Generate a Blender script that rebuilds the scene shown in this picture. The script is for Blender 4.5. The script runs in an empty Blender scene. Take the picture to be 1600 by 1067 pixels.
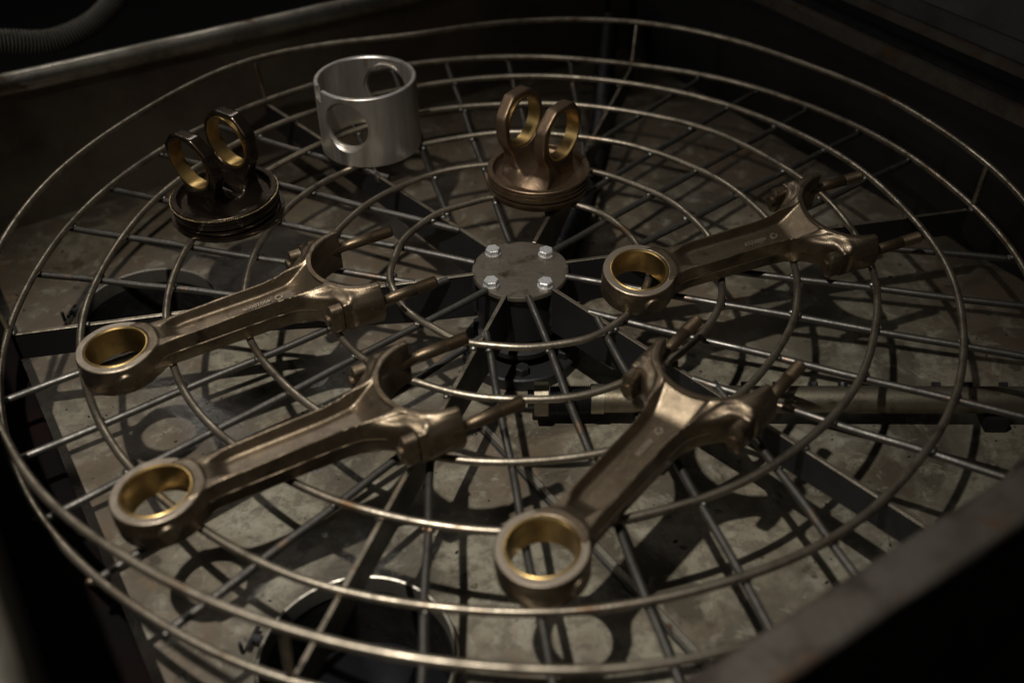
import bpy, bmesh, math, random
import numpy as np
from mathutils import Vector, Matrix

# ------------------------------------------------------------------ camera, world, lights, exposure
sc = bpy.context.scene
COL = sc.collection
PITCH, ROLL = 0.6903845, -0.0201025
CAM = Vector((-0.0089216, -0.7892266, 0.5600373))
dvec = Vector((0, math.cos(PITCH), -math.sin(PITCH)))
rvec = Vector((1, 0, 0)); uvec = rvec.cross(dvec)
c_, s_ = math.cos(ROLL), math.sin(ROLL)
r2 = rvec*c_ + uvec*s_; u2 = uvec*c_ - rvec*s_
cd = bpy.data.cameras.new('camera'); cam = bpy.data.objects.new('camera', cd); COL.objects.link(cam)
cam.matrix_world = Matrix(((r2.x, u2.x, -dvec.x, CAM.x), (r2.y, u2.y, -dvec.y, CAM.y), (r2.z, u2.z, -dvec.z, CAM.z), (0, 0, 0, 1)))
cd.sensor_width = 36; cd.lens = 1642.368/1600*36; cd.clip_start = 0.02; cd.clip_end = 50
cd.dof.use_dof = True; cd.dof.focus_distance = 0.945; cd.dof.aperture_fstop = 3.2
sc.camera = cam

w = bpy.data.worlds.new("World"); sc.world = w; w.use_nodes = True
w.node_tree.nodes['Background'].inputs[0].default_value = (0.9, 0.95, 1.0, 1)
w.node_tree.nodes['Background'].inputs[1].default_value = 0.010

def aim(o, tgt):
    o.rotation_euler = (Vector(tgt)-o.location).to_track_quat('-Z', 'Y').to_euler()
def spot(name, loc, tgt, power, size, blend, rad, colr):
    l = bpy.data.lights.new(name, 'SPOT'); l.energy = power; l.spot_size = math.radians(size); l.spot_blend = blend
    l.shadow_soft_size = rad; l.color = colr
    o = bpy.data.objects.new(name, l); COL.objects.link(o); o.location = loc; aim(o, tgt); return o
def area(name, loc, tgt, power, sx, sy, colr):
    l = bpy.data.lights.new(name, 'AREA'); l.energy = power; l.shape = 'RECTANGLE'; l.size = sx; l.size_y = sy; l.color = colr
    o = bpy.data.objects.new(name, l); COL.objects.link(o); o.location = loc; aim(o, tgt); return o
spot('work_lamp', (-0.37, -0.60, 1.5), (-0.13, -0.20, 0.0), 126.0, 45, 1.0, 0.020, (1.0, 0.96, 0.90))
area('workshop_window', (-0.75, 1.35, 1.45), (-0.05, 0, 0), 4.2, 0.8, 0.38, (1.0, 0.95, 0.90))
area('overhead_fill', (-0.1, 0.3, 2.0), (-0.05, 0, 0), 0.9, 0.9, 0.25, (1.0, 0.96, 0.92))  # unseen soft fill added overhead for broader wire highlights
area('skirt_fill', (-1.5, -0.85, 0.8), (-0.15, 0.2, 0), 3.8, 0.18, 0.7, (1.0, 0.97, 0.95))  # unseen fill added at front left to brighten the skirt

sc.view_settings.view_transform = 'Standard'; sc.view_settings.look = 'None'
sc.view_settings.exposure = 0.0; sc.view_settings.gamma = 1.0
sc.render.engine = 'CYCLES'; sc.cycles.max_bounces = 8

# ------------------------------------------------------------------ materials
def mat(name, col, rough=0.45, metal=0.8, col2=None, scale=40, thr=(0.4, 0.65), bump=0.15, bscale=None, rough2=None, extra=None, coat=0.0, detail=6, scratch=None):
    m = bpy.data.materials.new(name); m.use_nodes = True; nt = m.node_tree; N = nt.nodes; L = nt.links
    b = N['Principled BSDF']; b.inputs['Metallic'].default_value = metal; b.inputs['Roughness'].default_value = rough
    b.inputs['Base Color'].default_value = (*col, 1); b.inputs['Coat Weight'].default_value = coat; b.inputs['Coat Roughness'].default_value = 0.12
    tc0 = N.new('ShaderNodeTexCoord'); oi = N.new('ShaderNodeObjectInfo'); va = N.new('ShaderNodeVectorMath'); va.operation = 'MULTIPLY_ADD'
    cb = N.new('ShaderNodeCombineXYZ')
    for q in range(3): L.new(oi.outputs['Random'], cb.inputs[q])
    va.inputs[1].default_value = (3.0, 5.0, 7.0); L.new(cb.outputs[0], va.inputs[0]); L.new(tc0.outputs['Object'], va.inputs[2])
    class TC: outputs = {'Object': va.outputs[0]}
    tc = TC
    n = N.new('ShaderNodeTexNoise'); n.inputs['Scale'].default_value = scale; n.inputs['Detail'].default_value = detail; n.inputs['Roughness'].default_value = 0.62
    L.new(tc.outputs['Object'], n.inputs['Vector'])
    mr = N.new('ShaderNodeMapRange'); mr.inputs[1].default_value = thr[0]; mr.inputs[2].default_value = thr[1]; L.new(n.outputs['Fac'], mr.inputs[0])
    if col2:
        mx = N.new('ShaderNodeMix'); mx.data_type = 'RGBA'; mx.inputs[6].default_value = (*col, 1); mx.inputs[7].default_value = (*col2, 1)
        L.new(mr.outputs[0], mx.inputs[0]); last = mx.outputs[2]
        if extra:
            for (c3, sc3, t3) in extra:
                n3 = N.new('ShaderNodeTexNoise'); n3.inputs['Scale'].default_value = sc3; n3.inputs['Detail'].default_value = 7; n3.inputs['Distortion'].default_value = 0.4
                L.new(tc.outputs['Object'], n3.inputs['Vector'])
                m3 = N.new('ShaderNodeMapRange'); m3.inputs[1].default_value = t3[0]; m3.inputs[2].default_value = t3[1]; L.new(n3.outputs['Fac'], m3.inputs[0])
                x3 = N.new('ShaderNodeMix'); x3.data_type = 'RGBA'; x3.inputs[7].default_value = (*c3, 1); L.new(last, x3.inputs[6]); L.new(m3.outputs[0], x3.inputs[0]); last = x3.outputs[2]
        if scratch:
            for q, (ang, sx_, amt) in enumerate(scratch):
                mp = N.new('ShaderNodeMapping'); mp.inputs['Rotation'].default_value = (0, 0, ang); mp.inputs['Scale'].default_value = (sx_*0.07, sx_, sx_); L.new(tc.outputs['Object'], mp.inputs['Vector'])
                n4 = N.new('ShaderNodeTexNoise'); n4.inputs['Scale'].default_value = 1.0; n4.inputs['Detail'].default_value = 2; L.new(mp.outputs[0], n4.inputs['Vector'])
                m4 = N.new('ShaderNodeMapRange'); m4.inputs[1].default_value = 0.66; m4.inputs[2].default_value = 0.72; m4.inputs[4].default_value = amt; L.new(n4.outputs['Fac'], m4.inputs[0])
                x4 = N.new('ShaderNodeMix'); x4.data_type = 'RGBA'; x4.inputs[7].default_value = (min(1, col[0]*2.2), min(1, col[1]*2.1), min(1, col[2]*1.9), 1); L.new(last, x4.inputs[6]); L.new(m4.outputs[0], x4.inputs[0]); last = x4.outputs[2]
        L.new(last, b.inputs['Base Color'])
    if rough2 is not None:
        rr = N.new('ShaderNodeMapRange'); rr.inputs[1].default_value = thr[0]; rr.inputs[2].default_value = thr[1]
        rr.inputs[3].default_value = rough; rr.inputs[4].default_value = rough2; L.new(n.outputs['Fac'], rr.inputs[0]); L.new(rr.outputs[0], b.inputs['Roughness'])
    if bump:
        nb = N.new('ShaderNodeTexNoise'); nb.inputs['Scale'].default_value = bscale or scale*6; nb.inputs['Detail'].default_value = 4
        L.new(tc.outputs['Object'], nb.inputs['Vector'])
        bp = N.new('ShaderNodeBump'); bp.inputs['Strength'].default_value = bump; bp.inputs['Distance'].default_value = 0.0008
        L.new(nb.outputs['Fac'], bp.inputs['Height']); L.new(bp.outputs[0], b.inputs['Normal'])
    return m

M = {}
M['forged'] = mat('forged_steel', (0.190, 0.147, 0.097), 0.37, 0.94, (0.095, 0.070, 0.046), 55, (0.35, 0.7), 0.35, 900, 0.46, extra=[((0.25, 0.20, 0.145), 260, (0.6, 0.75)), ((0.055, 0.042, 0.030), 34, (0.60, 0.72))], scratch=[(0.2, 800, .35), (1.2, 900, .25)], coat=0.12)
M['machined'] = mat('machined_steel', (0.35, 0.295, 0.23), 0.40, 0.9, (0.24, 0.195, 0.145), 90, (0.4, 0.7), 0.1, 1400, 0.5)
M['bronze'] = mat('bronze_bushing', (0.50, 0.345, 0.135), 0.30, 1.0, (0.30, 0.19, 0.065), 60, (0.4, 0.7), 0.05, 700, 0.42)
M['bolt'] = mat('oily_bolt_steel', (0.13, 0.095, 0.058), 0.35, 0.9, (0.09, 0.063, 0.038), 120, (0.4, 0.7), 0.2, 1000, 0.5)
M['wire'] = mat('worn_wire_steel', (0.36, 0.31, 0.235), 0.34, 0.94, (0.11, 0.092, 0.068), 60, (0.38, 0.68), 0.22, 260, 0.48, extra=[((0.17, 0.095, 0.045), 28, (0.60, 0.75))])
M['spoke'] = mat('dull_spoke_steel', (0.155, 0.145, 0.128), 0.38, 0.92, (0.065, 0.06, 0.053), 60, (0.38, 0.68), 0.25, 300, 0.55, extra=[((0.26, 0.16, 0.09), 36, (0.62, 0.76))])
M['arm'] = mat('dark_flat_bar_steel', (0.042, 0.042, 0.044), 0.42, 0.8, (0.028, 0.026, 0.025), 30, (0.4, 0.7), 0.3, 300, 0.55)
M['hub'] = mat('scratched_hub_steel', (0.21, 0.185, 0.15), 0.36, 0.85, (0.125, 0.098, 0.068), 48, (0.44, 0.66), 0.25, 500, 0.5, extra=[((0.07, 0.055, 0.04), 60, (0.56, 0.70))], scratch=[(0.5, 900, .35), (1.9, 700, .35), (2.7, 1100, .3)])
M['zinc'] = mat('galvanised_bolt_zinc', (0.60, 0.60, 0.58), 0.42, 0.8, (0.42, 0.42, 0.42), 300, (0.4, 0.65), 0.5, 600, 0.55)
M['alu'] = mat('turned_aluminium', (0.74, 0.70, 0.65), 0.33, 0.95, (0.50, 0.47, 0.42), 40, (0.35, 0.62), 0.0, 1200, 0.44, extra=[((0.40, 0.34, 0.27), 22, (0.55, 0.72))])
def streak(m, sc_):
    nt = m.node_tree
    for n in list(nt.nodes):
        if n.type == 'TEX_NOISE':
            mp = nt.nodes.new('ShaderNodeMapping'); mp.inputs['Scale'].default_value = sc_; l = n.inputs['Vector'].links[0]; src = l.from_socket
            nt.links.new(src, mp.inputs['Vector']); nt.links.new(mp.outputs[0], n.inputs['Vector'])
streak(M['alu'], (3, 3, 0.25))
M['brown_piston'] = mat('baked_oil_steel', (0.20, 0.135, 0.085), 0.34, 0.9, (0.10, 0.068, 0.042), 60, (0.38, 0.68), 0.4, 900, 0.5)
M['oily_piston'] = mat('wet_oily_steel', (0.055, 0.038, 0.025), 0.23, 0.9, (0.022, 0.016, 0.010), 60, (0.4, 0.68), 0.25, 500, 0.36, coat=0.5)
M['gold_ring'] = mat('piston_ring_steel', (0.42, 0.33, 0.20), 0.28, 1.0, (0.3, 0.22, 0.12), 80, (0.4, 0.7), 0.0)
def floor_mat():
    m = bpy.data.materials.new('stained_tank_floor'); m.use_nodes = True; nt = m.node_tree; N = nt.nodes; L = nt.links
    b = N['Principled BSDF']; b.inputs['Metallic'].default_value = 0.2
    tc = N.new('ShaderNodeTexCoord')
    def noise(sc, det=6, dist=0.0, rough=0.6, stretch=None, seed=0):
        src = tc.outputs['Object']; mp = N.new('ShaderNodeMapping'); L.new(src, mp.inputs['Vector']); mp.inputs['Location'].default_value = (seed, seed*0.7, 0)
        if stretch: mp.inputs['Rotation'].default_value = (0, 0, stretch[0]); mp.inputs['Scale'].default_value = (stretch[1], stretch[2], 1)
        n = N.new('ShaderNodeTexNoise'); n.inputs['Scale'].default_value = sc; n.inputs['Detail'].default_value = det; n.inputs['Distortion'].default_value = dist; n.inputs['Roughness'].default_value = rough
        L.new(mp.outputs[0], n.inputs['Vector']); return n.outputs['Fac']
    def rng(f, a, b_, c=0.0, d=1.0):
        r = N.new('ShaderNodeMapRange'); r.inputs[1].default_value = a; r.inputs[2].default_value = b_; r.inputs[3].default_value = c; r.inputs[4].default_value = d; L.new(f, r.inputs[0]); return r.outputs[0]
    def mix(f, A, B):
        x = N.new('ShaderNodeMix'); x.data_type = 'RGBA'; L.new(f, x.inputs[0])
        for s_, v in ((6, A), (7, B)):
            if isinstance(v, tuple): x.inputs[s_].default_value = (*v, 1)
            else: L.new(v, x.inputs[s_])
        return x.outputs[2]
    def mul(f, k):
        q = N.new('ShaderNodeMath'); q.operation = 'MULTIPLY'; L.new(f, q.inputs[0])
        if isinstance(k, float): q.inputs[1].default_value = k
        else: L.new(k, q.inputs[1])
        return q.outputs[0]
    def mx(a, b_):
        q = N.new('ShaderNodeMath'); q.operation = 'MAXIMUM'; L.new(a, q.inputs[0]); L.new(b_, q.inputs[1]); return q.outputs[0]
    c = mix(rng(noise(7, 8), .42, .58), (0.200, 0.181, 0.130), (0.072, 0.062, 0.043))
    c = mix(mul(rng(noise(16, 7, 0.3, seed=3), .50, .66), 0.6), c, (0.27, 0.255, 0.205))
    c = mix(mul(rng(noise(11, 6, 0, .7, (0.55, 0.35, 2.2), 5), .50, .68), 0.55), c, (0.10, 0.082, 0.056))
    # baked brown grime, with the light's falloff to the far side painted in
    sx = N.new('ShaderNodeSeparateXYZ'); L.new(tc.outputs['Object'], sx.inputs[0])
    far = N.new('ShaderNodeMath'); far.operation = 'ADD'; L.new(rng(sx.outputs['Y'], -.20, .25, 0, .15), far.inputs[0]); L.new(noise(5, 7, 0.5, seed=9), far.inputs[1])
    c = mix(mul(rng(far.outputs[0], .49, .64), 0.85), c, (0.085, 0.058, 0.034))
    rust = rng(noise(14, 6, 0.6, seed=12), .63, .70)
    c = mix(mul(rust, 0.6), c, (0.17, 0.09, 0.035))
    p1 = rng(noise(5.0, 6, 0.9, .6, seed=21), .515, .575); p2 = rng(noise(23, 3, 0.4, .5, seed=31), .655, .70); p3 = rng(noise(60, 2, 0.0, .5, seed=41), .71, .75)
    pud = mx(mx(p1, p2), p3)
    c = mix(mul(pud, 0.70), c, (0.045, 0.036, 0.027))
    c = mix(mul(rng(noise(420, 3), .58, .70), 0.35), c, (0.08, 0.07, 0.055))
    c = mix(mul(rng(noise(75, 8, 0.2, .7, seed=52), .47, .57), 0.62), c, (0.075, 0.064, 0.045))
    c = mix(mul(rng(noise(38, 8, 0.5, .7, seed=62), .54, .64), 0.5), c, (0.255, 0.238, 0.18))
    vo = N.new('ShaderNodeTexVoronoi'); vo.inputs['Scale'].default_value = 34; L.new(tc.outputs['Object'], vo.inputs['Vector'])
    spots = rng(vo.outputs['Distance'], .27, .17); keep = N.new('ShaderNodeSeparateColor'); L.new(vo.outputs['Color'], keep.inputs[0])
    c = mix(mul(mul(spots, rng(keep.outputs[0], .80, .83)), 0.6), c, (0.055, 0.044, 0.03))
    L.new(c, b.inputs['Base Color'])
    r = mix(pud, (0.52, 0.52, 0.52), (0.24, 0.24, 0.24)); L.new(r, b.inputs['Roughness'])
    bp = N.new('ShaderNodeBump'); bp.inputs['Strength'].default_value = 0.35; bp.inputs['Distance'].default_value = 0.0012
    L.new(noise(130, 6), bp.inputs['Height']); L.new(bp.outputs[0], b.inputs['Normal'])
    return m
M['floor'] = floor_mat()
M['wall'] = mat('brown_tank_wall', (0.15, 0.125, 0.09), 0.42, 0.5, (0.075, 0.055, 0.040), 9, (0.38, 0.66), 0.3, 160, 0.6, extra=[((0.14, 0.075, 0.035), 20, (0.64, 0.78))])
M['wall_shaded'] = mat('shaded_tank_wall', (0.022, 0.020, 0.019), 0.6, 0.4, (0.014, 0.011, 0.010), 12, (0.4, 0.66), 0.3, 160, 0.7)  # near-black copy of the wall colour, shade painted in
M['rail'] = mat('worn_steel_rail', (0.34, 0.315, 0.26), 0.38, 0.85, (0.15, 0.13, 0.10), 16, (0.42, 0.66), 0.35, 200, 0.55, extra=[((0.10, 0.05, 0.03), 40, (0.62, 0.72))])
M['rail_dark'] = mat('dark_worn_rail', (0.16, 0.14, 0.115), 0.42, 0.75, (0.055, 0.042, 0.034), 26, (0.42, 0.66), 0.4, 180, 0.6, extra=[((0.15, 0.085, 0.045), 34, (0.6, 0.74))])
M['lid'] = mat('grey_lid_steel', (0.085, 0.088, 0.082), 0.55, 0.5, (0.05, 0.045, 0.04), 12, (0.4, 0.66), 0.4, 200, 0.6)
M['black'] = mat('sooty_black', (0.007, 0.0065, 0.006), 0.4, 0.1, (0.012, 0.011, 0.010), 60, (0.4, 0.7), 0.8, 260, 0.6)
M['shade_fill'] = mat('painted_shade_black', (0.003, 0.0025, 0.0025), 0.95, 0.0, (0.006, 0.0025, 0.002), 14, (0.45, 0.7), 0.2, 200)  # shade along the front left wall, put into a near-black colour
M['shade_fill'].node_tree.nodes['Principled BSDF'].inputs['Specular IOR Level'].default_value = 0.06
M['oil'] = mat('black_oil', (0.006, 0.006, 0.007), 0.2, 0.0, None, 20, bump=0.0)
M['oil'].node_tree.nodes['Principled BSDF'].inputs['Specular IOR Level'].default_value = 0.12
M['hose'] = mat('grey_corrugated_hose', (0.17, 0.155, 0.12), 0.6, 0.1, (0.12, 0.105, 0.08), 30, (0.4, 0.7), 0.1)
M['pipe'] = mat('brassy_steel_pipe', (0.27, 0.245, 0.18), 0.38, 0.9, (0.15, 0.12, 0.08), 26, (0.4, 0.68), 0.25, 300, 0.5, extra=[((0.10, 0.07, 0.045), 45, (0.60, 0.70))])
M['room'] = mat('dark_workshop', (0.02, 0.018, 0.016), 0.8, 0.0, (0.03, 0.025, 0.02), 3, bump=0.0)

# ------------------------------------------------------------------ helpers
def link(name, bm_or_me, m, parent=None, smooth=35):
    if isinstance(bm_or_me, bmesh.types.BMesh):
        me = bpy.data.meshes.new(name); bm_or_me.to_mesh(me); bm_or_me.free()
    else: me = bm_or_me
    if m is not None and not me.materials: me.materials.append(m)
    if smooth:
        me.polygons.foreach_set('use_smooth', [True]*len(me.polygons)); me.update()
        me.set_sharp_from_angle(angle=math.radians(smooth))
    o = bpy.data.objects.new(name, me); COL.objects.link(o)
    if parent: o.parent = parent
    return o
def thing(name, label, cat, loc=(0, 0, 0), group=None):
    o = bpy.data.objects.new(name, None); COL.objects.link(o); o.location = loc
    o.empty_display_size = 0.02; o['label'] = label; o['category'] = cat
    if group: o['group'] = group
    return o
def copy_tree(o, parent=None):
    c = o.copy(); COL.objects.link(c); c.parent = parent
    for ch in list(o.children): copy_tree(ch, c)
    return c
def tube(pts, rad, n=10, closed=False, bm=None, caps=True, up=Vector((0, 0, 1))):
    bm = bm or bmesh.new(); P = [Vector(p) for p in pts]; K = len(P); rings = []
    R_ = rad if hasattr(rad, '__len__') else [rad]*K
    prev = None
    for i, p in enumerate(P):
        a = P[(i-1) % K] if (closed or i > 0) else P[i]; b = P[(i+1) % K] if (closed or i < K-1) else P[i]
        t = (b-a).normalized()
        if prev is None:
            x = t.cross(up)
            if x.length < 1e-4: x = t.cross(Vector((1, 0, 0)))
        else:
            x = prev - t*prev.dot(t)
        x.normalize(); prev = x; y = t.cross(x)
        rings.append([bm.verts.new(p + (x*math.cos(2*math.pi*j/n) + y*math.sin(2*math.pi*j/n))*R_[i]) for j in range(n)])
    m = K if closed else K-1
    for i in range(m):
        A, B = rings[i], rings[(i+1) % K]
        off = 0
        if closed and i == K-1:
            off = min(range(n), key=lambda o: (A[0].co-B[o].co).length)
        for j in range(n):
            bm.faces.new((A[j], A[(j+1) % n], B[(j+1+off) % n], B[(j+off) % n]))
    if caps and not closed:
        bm.faces.new(rings[0][::-1]); bm.faces.new(rings[-1])
    bmesh.ops.recalc_face_normals(bm, faces=bm.faces[-(m*n+2):] if False else bm.faces)
    return bm
def lathe(prof, n=64, bm=None, mat4=None, closed=False):
    bm = bm or bmesh.new(); new = []
    rows = []
    for (r, z) in prof:
        rows.append([bm.verts.new((r*math.cos(2*math.pi*j/n), r*math.sin(2*math.pi*j/n), z)) for j in range(n)] if r > 1e-7 else [bm.verts.new((0, 0, z))])
    for row in rows: new += row
    pairs = list(zip(rows[:-1], rows[1:])) + ([(rows[-1], rows[0])] if closed else [])
    for A, B in pairs:
        for j in range(n):
            k = (j+1) % n
            if len(A) == 1 and len(B) == 1: continue
            if len(A) == 1: bm.faces.new((A[0], B[k], B[j]))
            elif len(B) == 1: bm.faces.new((A[j], A[k], B[0]))
            else: bm.faces.new((A[j], A[k], B[k], B[j]))
    if mat4: bmesh.ops.transform(bm, matrix=mat4, verts=new)
    bmesh.ops.recalc_face_normals(bm, faces=bm.faces)
    return bm
def box(p, sx, sy, sz, bm=None, rot=None, bev=0.0):
    bm = bm or bmesh.new(); r = bmesh.ops.create_cube(bm, size=1.0); vs = r['verts']
    bmesh.ops.scale(bm, vec=(sx, sy, sz), verts=vs)
    if bev:
        es = list({e for v in vs for e in v.link_edges}); rb = bmesh.ops.bevel(bm, geom=es, offset=bev, segments=2, affect='EDGES')
        vs = list({v for f in rb['faces'] for v in f.verts} | {v for v in vs if v.is_valid})
    mm = Matrix.Translation(Vector(p)) @ (rot.to_4x4() if rot else Matrix.Identity(4))
    bmesh.ops.transform(bm, matrix=mm, verts=vs)
    return bm
def hexprism(p, r, h, bm=None, rot=0.0, dome=0.0008, axis=None):
    prof = [(0, 0), (r, 0), (r, h-dome), (r*0.88, h), (0, h)]
    m4 = Matrix.Translation(Vector(p)) @ (axis.to_4x4() if axis else Matrix.Identity(4)) @ Matrix.Rotation(rot, 4, 'Z')
    return lathe(prof, 6, bm, m4)

# ---- implicit surfaces: smooth unions meshed with surface nets
def smin(a, b, k):
    h = np.clip(0.5+0.5*(b-a)/k, 0, 1); return b*(1-h)+a*h-k*h*(1-h)
def smax(a, b, k): return -smin(-a, -b, k)
def sstep(a, b, x):
    t = np.clip((x-a)/(b-a), 0, 1); return t*t*(3-2*t)
def surface_nets(fun, lo, hi, h, name, scale=0.001):
    ax = [np.arange(lo[i], hi[i]+h, h, dtype=np.float32) for i in range(3)]
    X, Y, Z = np.meshgrid(*ax, indexing='ij'); F = fun(X, Y, Z).astype(np.float32)
    S = F < 0; nx, ny, nz = F.shape
    cnt = np.zeros((nx-1, ny-1, nz-1), np.float32); acc = np.zeros((nx-1, ny-1, nz-1, 3), np.float32)
    def sl(a, b, c): return (slice(a, nx-1+a), slice(b, ny-1+b), slice(c, nz-1+c))
    corners = [(0, 0, 0), (1, 0, 0), (0, 1, 0), (1, 1, 0), (0, 0, 1), (1, 0, 1), (0, 1, 1), (1, 1, 1)]
    for a in corners:
        for k in range(3):
            if a[k] == 0:
                b = list(a); b[k] = 1
                fa = F[sl(*a)]; fb = F[sl(*b)]; cr = (fa < 0) != (fb < 0)
                t = np.where(cr, fa/np.where(cr, fa-fb, 1), 0)
                cnt += cr
                for q in range(3):
                    acc[..., q] += np.where(cr, a[q]+(t if q == k else 0), 0)
    act = cnt > 0; idx = -np.ones(act.shape, np.int64); idx[act] = np.arange(act.sum())
    ii = np.argwhere(act); V = (acc[act]/cnt[act][:, None] + ii)*h + np.array([a[0] for a in ax])
    faces = []
    for k in range(3):
        sA = [slice(0, -1)]*3; sB = [slice(0, -1)]*3
        u, v = (k+1) % 3, (k+2) % 3
        A = [slice(1, -1)]*3; A[k] = slice(0, -1); B = [slice(1, -1)]*3; B[k] = slice(1, None)
        a = S[tuple(A)]; b = S[tuple(B)]
        for want in (True, False):
            e = np.argwhere((a != b) & (a == want))
            if len(e) == 0: continue
            e = e.copy(); e[:, u] += 1; e[:, v] += 1
            def gi(du, dv):
                g = e.copy(); g[:, u] -= du; g[:, v] -= dv; return idx[g[:, 0], g[:, 1], g[:, 2]]
            q = np.stack([gi(1, 1), gi(0, 1), gi(0, 0), gi(1, 0)], 1)
            if not want: q = q[:, ::-1]
            faces.append(q)
    Fq = np.concatenate(faces)
    me = bpy.data.meshes.new(name)
    me.vertices.add(len(V)); me.vertices.foreach_set('co', (V*scale).astype(np.float32).ravel())
    me.loops.add(Fq.size); me.loops.foreach_set('vertex_index', Fq.astype(np.int32).ravel())
    me.polygons.add(len(Fq)); me.polygons.foreach_set('loop_start', np.arange(0, Fq.size, 4, dtype=np.int32))
    me.update(calc_edges=True); me.validate()
    return me

random.seed(7)
# ------------------------------------------------------------------ the setting: tank floor with two openings
nA = Vector((-.5195, .8545, 0)); nB = Vector((.8545, .5195, 0))
dA, dB, dC, dD = 0.505, 0.505, 0.4755, 0.478
FZ = -0.105; WTOP = 0.060
def corner(a, b, z): return nA*a + nB*b + Vector((0, 0, z))
K4 = [corner(dA, -dC, 0), corner(dA, dB, 0), corner(-dD, dB, 0), corner(-dD, -dC, 0)]
holes = [(-0.3804, 0.0654, 0.0700), (-0.1248, -0.3500, 0.0708)]
# floor sheet: grid in tank axes with the two openings cut by snapping a polygon ring into it
def floor_mesh():
    bm = bmesh.new()
    outer = [bm.verts.new((p.x, p.y, FZ)) for p in K4]
    edges = [bm.edges.new((outer[i], outer[(i+1) % 4])) for i in range(4)]
    for (cx, cy, r) in holes:
        vs = [bm.verts.new((cx+r*math.cos(2*math.pi*j/64), cy+r*math.sin(2*math.pi*j/64), FZ)) for j in range(64)]
        edges += [bm.edges.new((vs[j], vs[(j+1) % 64])) for j in range(64)]
    bmesh.ops.triangle_fill(bm, use_beauty=True, use_dissolve=False, edges=edges)
    for f in bm.faces:
        if f.normal.z < 0: f.normal_flip()
    return bm
fl = link('floor', floor_mesh(), M['floor'], smooth=0); fl['kind'] = 'structure'
gr = bmesh.new(); bmesh.ops.create_grid(gr, x_segments=1, y_segments=1, size=8)
bmesh.ops.translate(gr, vec=(0, 0, -0.75), verts=gr.verts)
g = link('ground', gr, M['room'], smooth=0); g['kind'] = 'structure'

# overlapping floor plate on the right of the seam, 3 mm thick with a bevelled edge
def seam_plate():
    a = Vector((-0.041, -0.105, 0)); b = Vector((0.135, -0.375, 0)); t = (b-a).normalized(); n = Vector((-t.y, t.x, 0))  # n points right
    bm = bmesh.new(); lo = FZ+0.0004; hi = FZ+0.0035
    P = []
    for k in range(13):
        p = a.lerp(b, k/12); P.append(p)
    prev = None
    for p in P:
        row = [bm.verts.new((p.x, p.y, lo)), bm.verts.new((p.x+n.x*0.0015, p.y+n.y*0.0015, hi)), bm.verts.new((p.x+n.x*.006, p.y+n.y*.006, hi)), bm.verts.new((p.x+n.x*.0085, p.y+n.y*.0085, lo))]
        if prev:
            for i in range(3): bm.faces.new((prev[i], prev[i+1], row[i+1], row[i]))
        prev = row
    bmesh.ops.recalc_face_normals(bm, faces=bm.faces)
    return bm
o = link('floor_strap', seam_plate(), M['rail']); o['label'] = 'flat steel strip lying across the tank floor below the hub'; o['category'] = 'metal strip'
bm = bmesh.new(); a = Vector((-0.043, -0.106, FZ+0.0006)); b = Vector((0.133, -0.376, FZ+0.0006)); t = (b-a).normalized(); n = Vector((-t.y, t.x, 0))
bm.faces.new([bm.verts.new(v) for v in (a, b, b+n*0.0024, a+n*0.0024)][::-1])
link('dark_gap', bm, M['black'], o, 0)

# grit and scale left on the floor
bm = bmesh.new()
for k in range(420):
    a, b_ = random.uniform(-.44, .47), random.uniform(-.46, .46); p = nA*a+nB*b_
    if any(math.hypot(p.x-h[0], p.y-h[1]) < h[2]+.006 for h in holes): continue
    q = random.uniform(.0005, .0014)
    bmesh.ops.create_icosphere(bm, subdivisions=1, radius=1.0, matrix=Matrix.Translation((p.x, p.y, FZ+q*.3)) @ Matrix.Rotation(random.uniform(0, 3), 4, 'Z') @ Matrix.Diagonal((q*random.uniform(.8, 2.2), q, q*.6, 1)))
o = link('grit', bm, M['black'], smooth=0); o['kind'] = 'stuff'; o['label'] = 'small dark grit scattered over the tank floor'; o['category'] = 'grit'

# ---- two round openings: short pipe stub, rim band, dark oil inside
def opening(cx, cy, r, label, ang, depth):
    t = thing('drain_opening', label, 'drain', (cx, cy, FZ), 'round drain openings in the tank floor')
    bm = lathe([(r+0.0022, -0.002), (r+0.0026, 0.010), (r+0.0012, 0.0125), (r-0.0008, 0.0118), (r-0.0016, 0.002), (r-0.0016, -0.004)], 96)
    link('rim_band', bm, M['rail'], t)
    bm = lathe([(r-0.0012, -0.003), (r-0.003, -depth)], 96); link('pipe_wall', bm, M['black'], t)
    bm = lathe([(0, -depth+0.006), (r-0.002, -depth+0.006)], 96); link('oil_surface', bm, M['oil'], t, 0)
    # clamp screw on the rim
    c = link('clamp_lug', box((0, 0, 0.006), 0.009, 0.006, 0.007, bev=0.001, rot=Matrix.Rotation(ang, 3, 'Z')), M['arm'], t)
    dx, dy = math.cos(ang), math.sin(ang)
    c.location = (dx*(r+0.008), dy*(r+0.008), 0)
    bm = tube([(dx*(r+0.012)-dy*0.009, dy*(r+0.012)+dx*0.009, .006), (dx*(r+0.012)+dy*0.010, dy*(r+0.012)-dx*0.010, .006)], 0.0018, 8)
    bm = tube([(dx*(r+0.016)-dy*0.010, dy*(r+0.016)+dx*0.010, .002), (dx*(r+0.016)-dy*0.010, dy*(r+0.016)+dx*0.010, .013)], 0.0017, 8, bm=bm)
    link('clamp_screw', bm, M['arm'], t)
    return t
opening(*holes[0], 'black round drain opening under the far left rod, with clamped steel rim', math.radians(176), 0.085)
opening(*holes[1], 'black round drain opening with thin steel rim below the front left rod', math.radians(165), 0.075)

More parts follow.
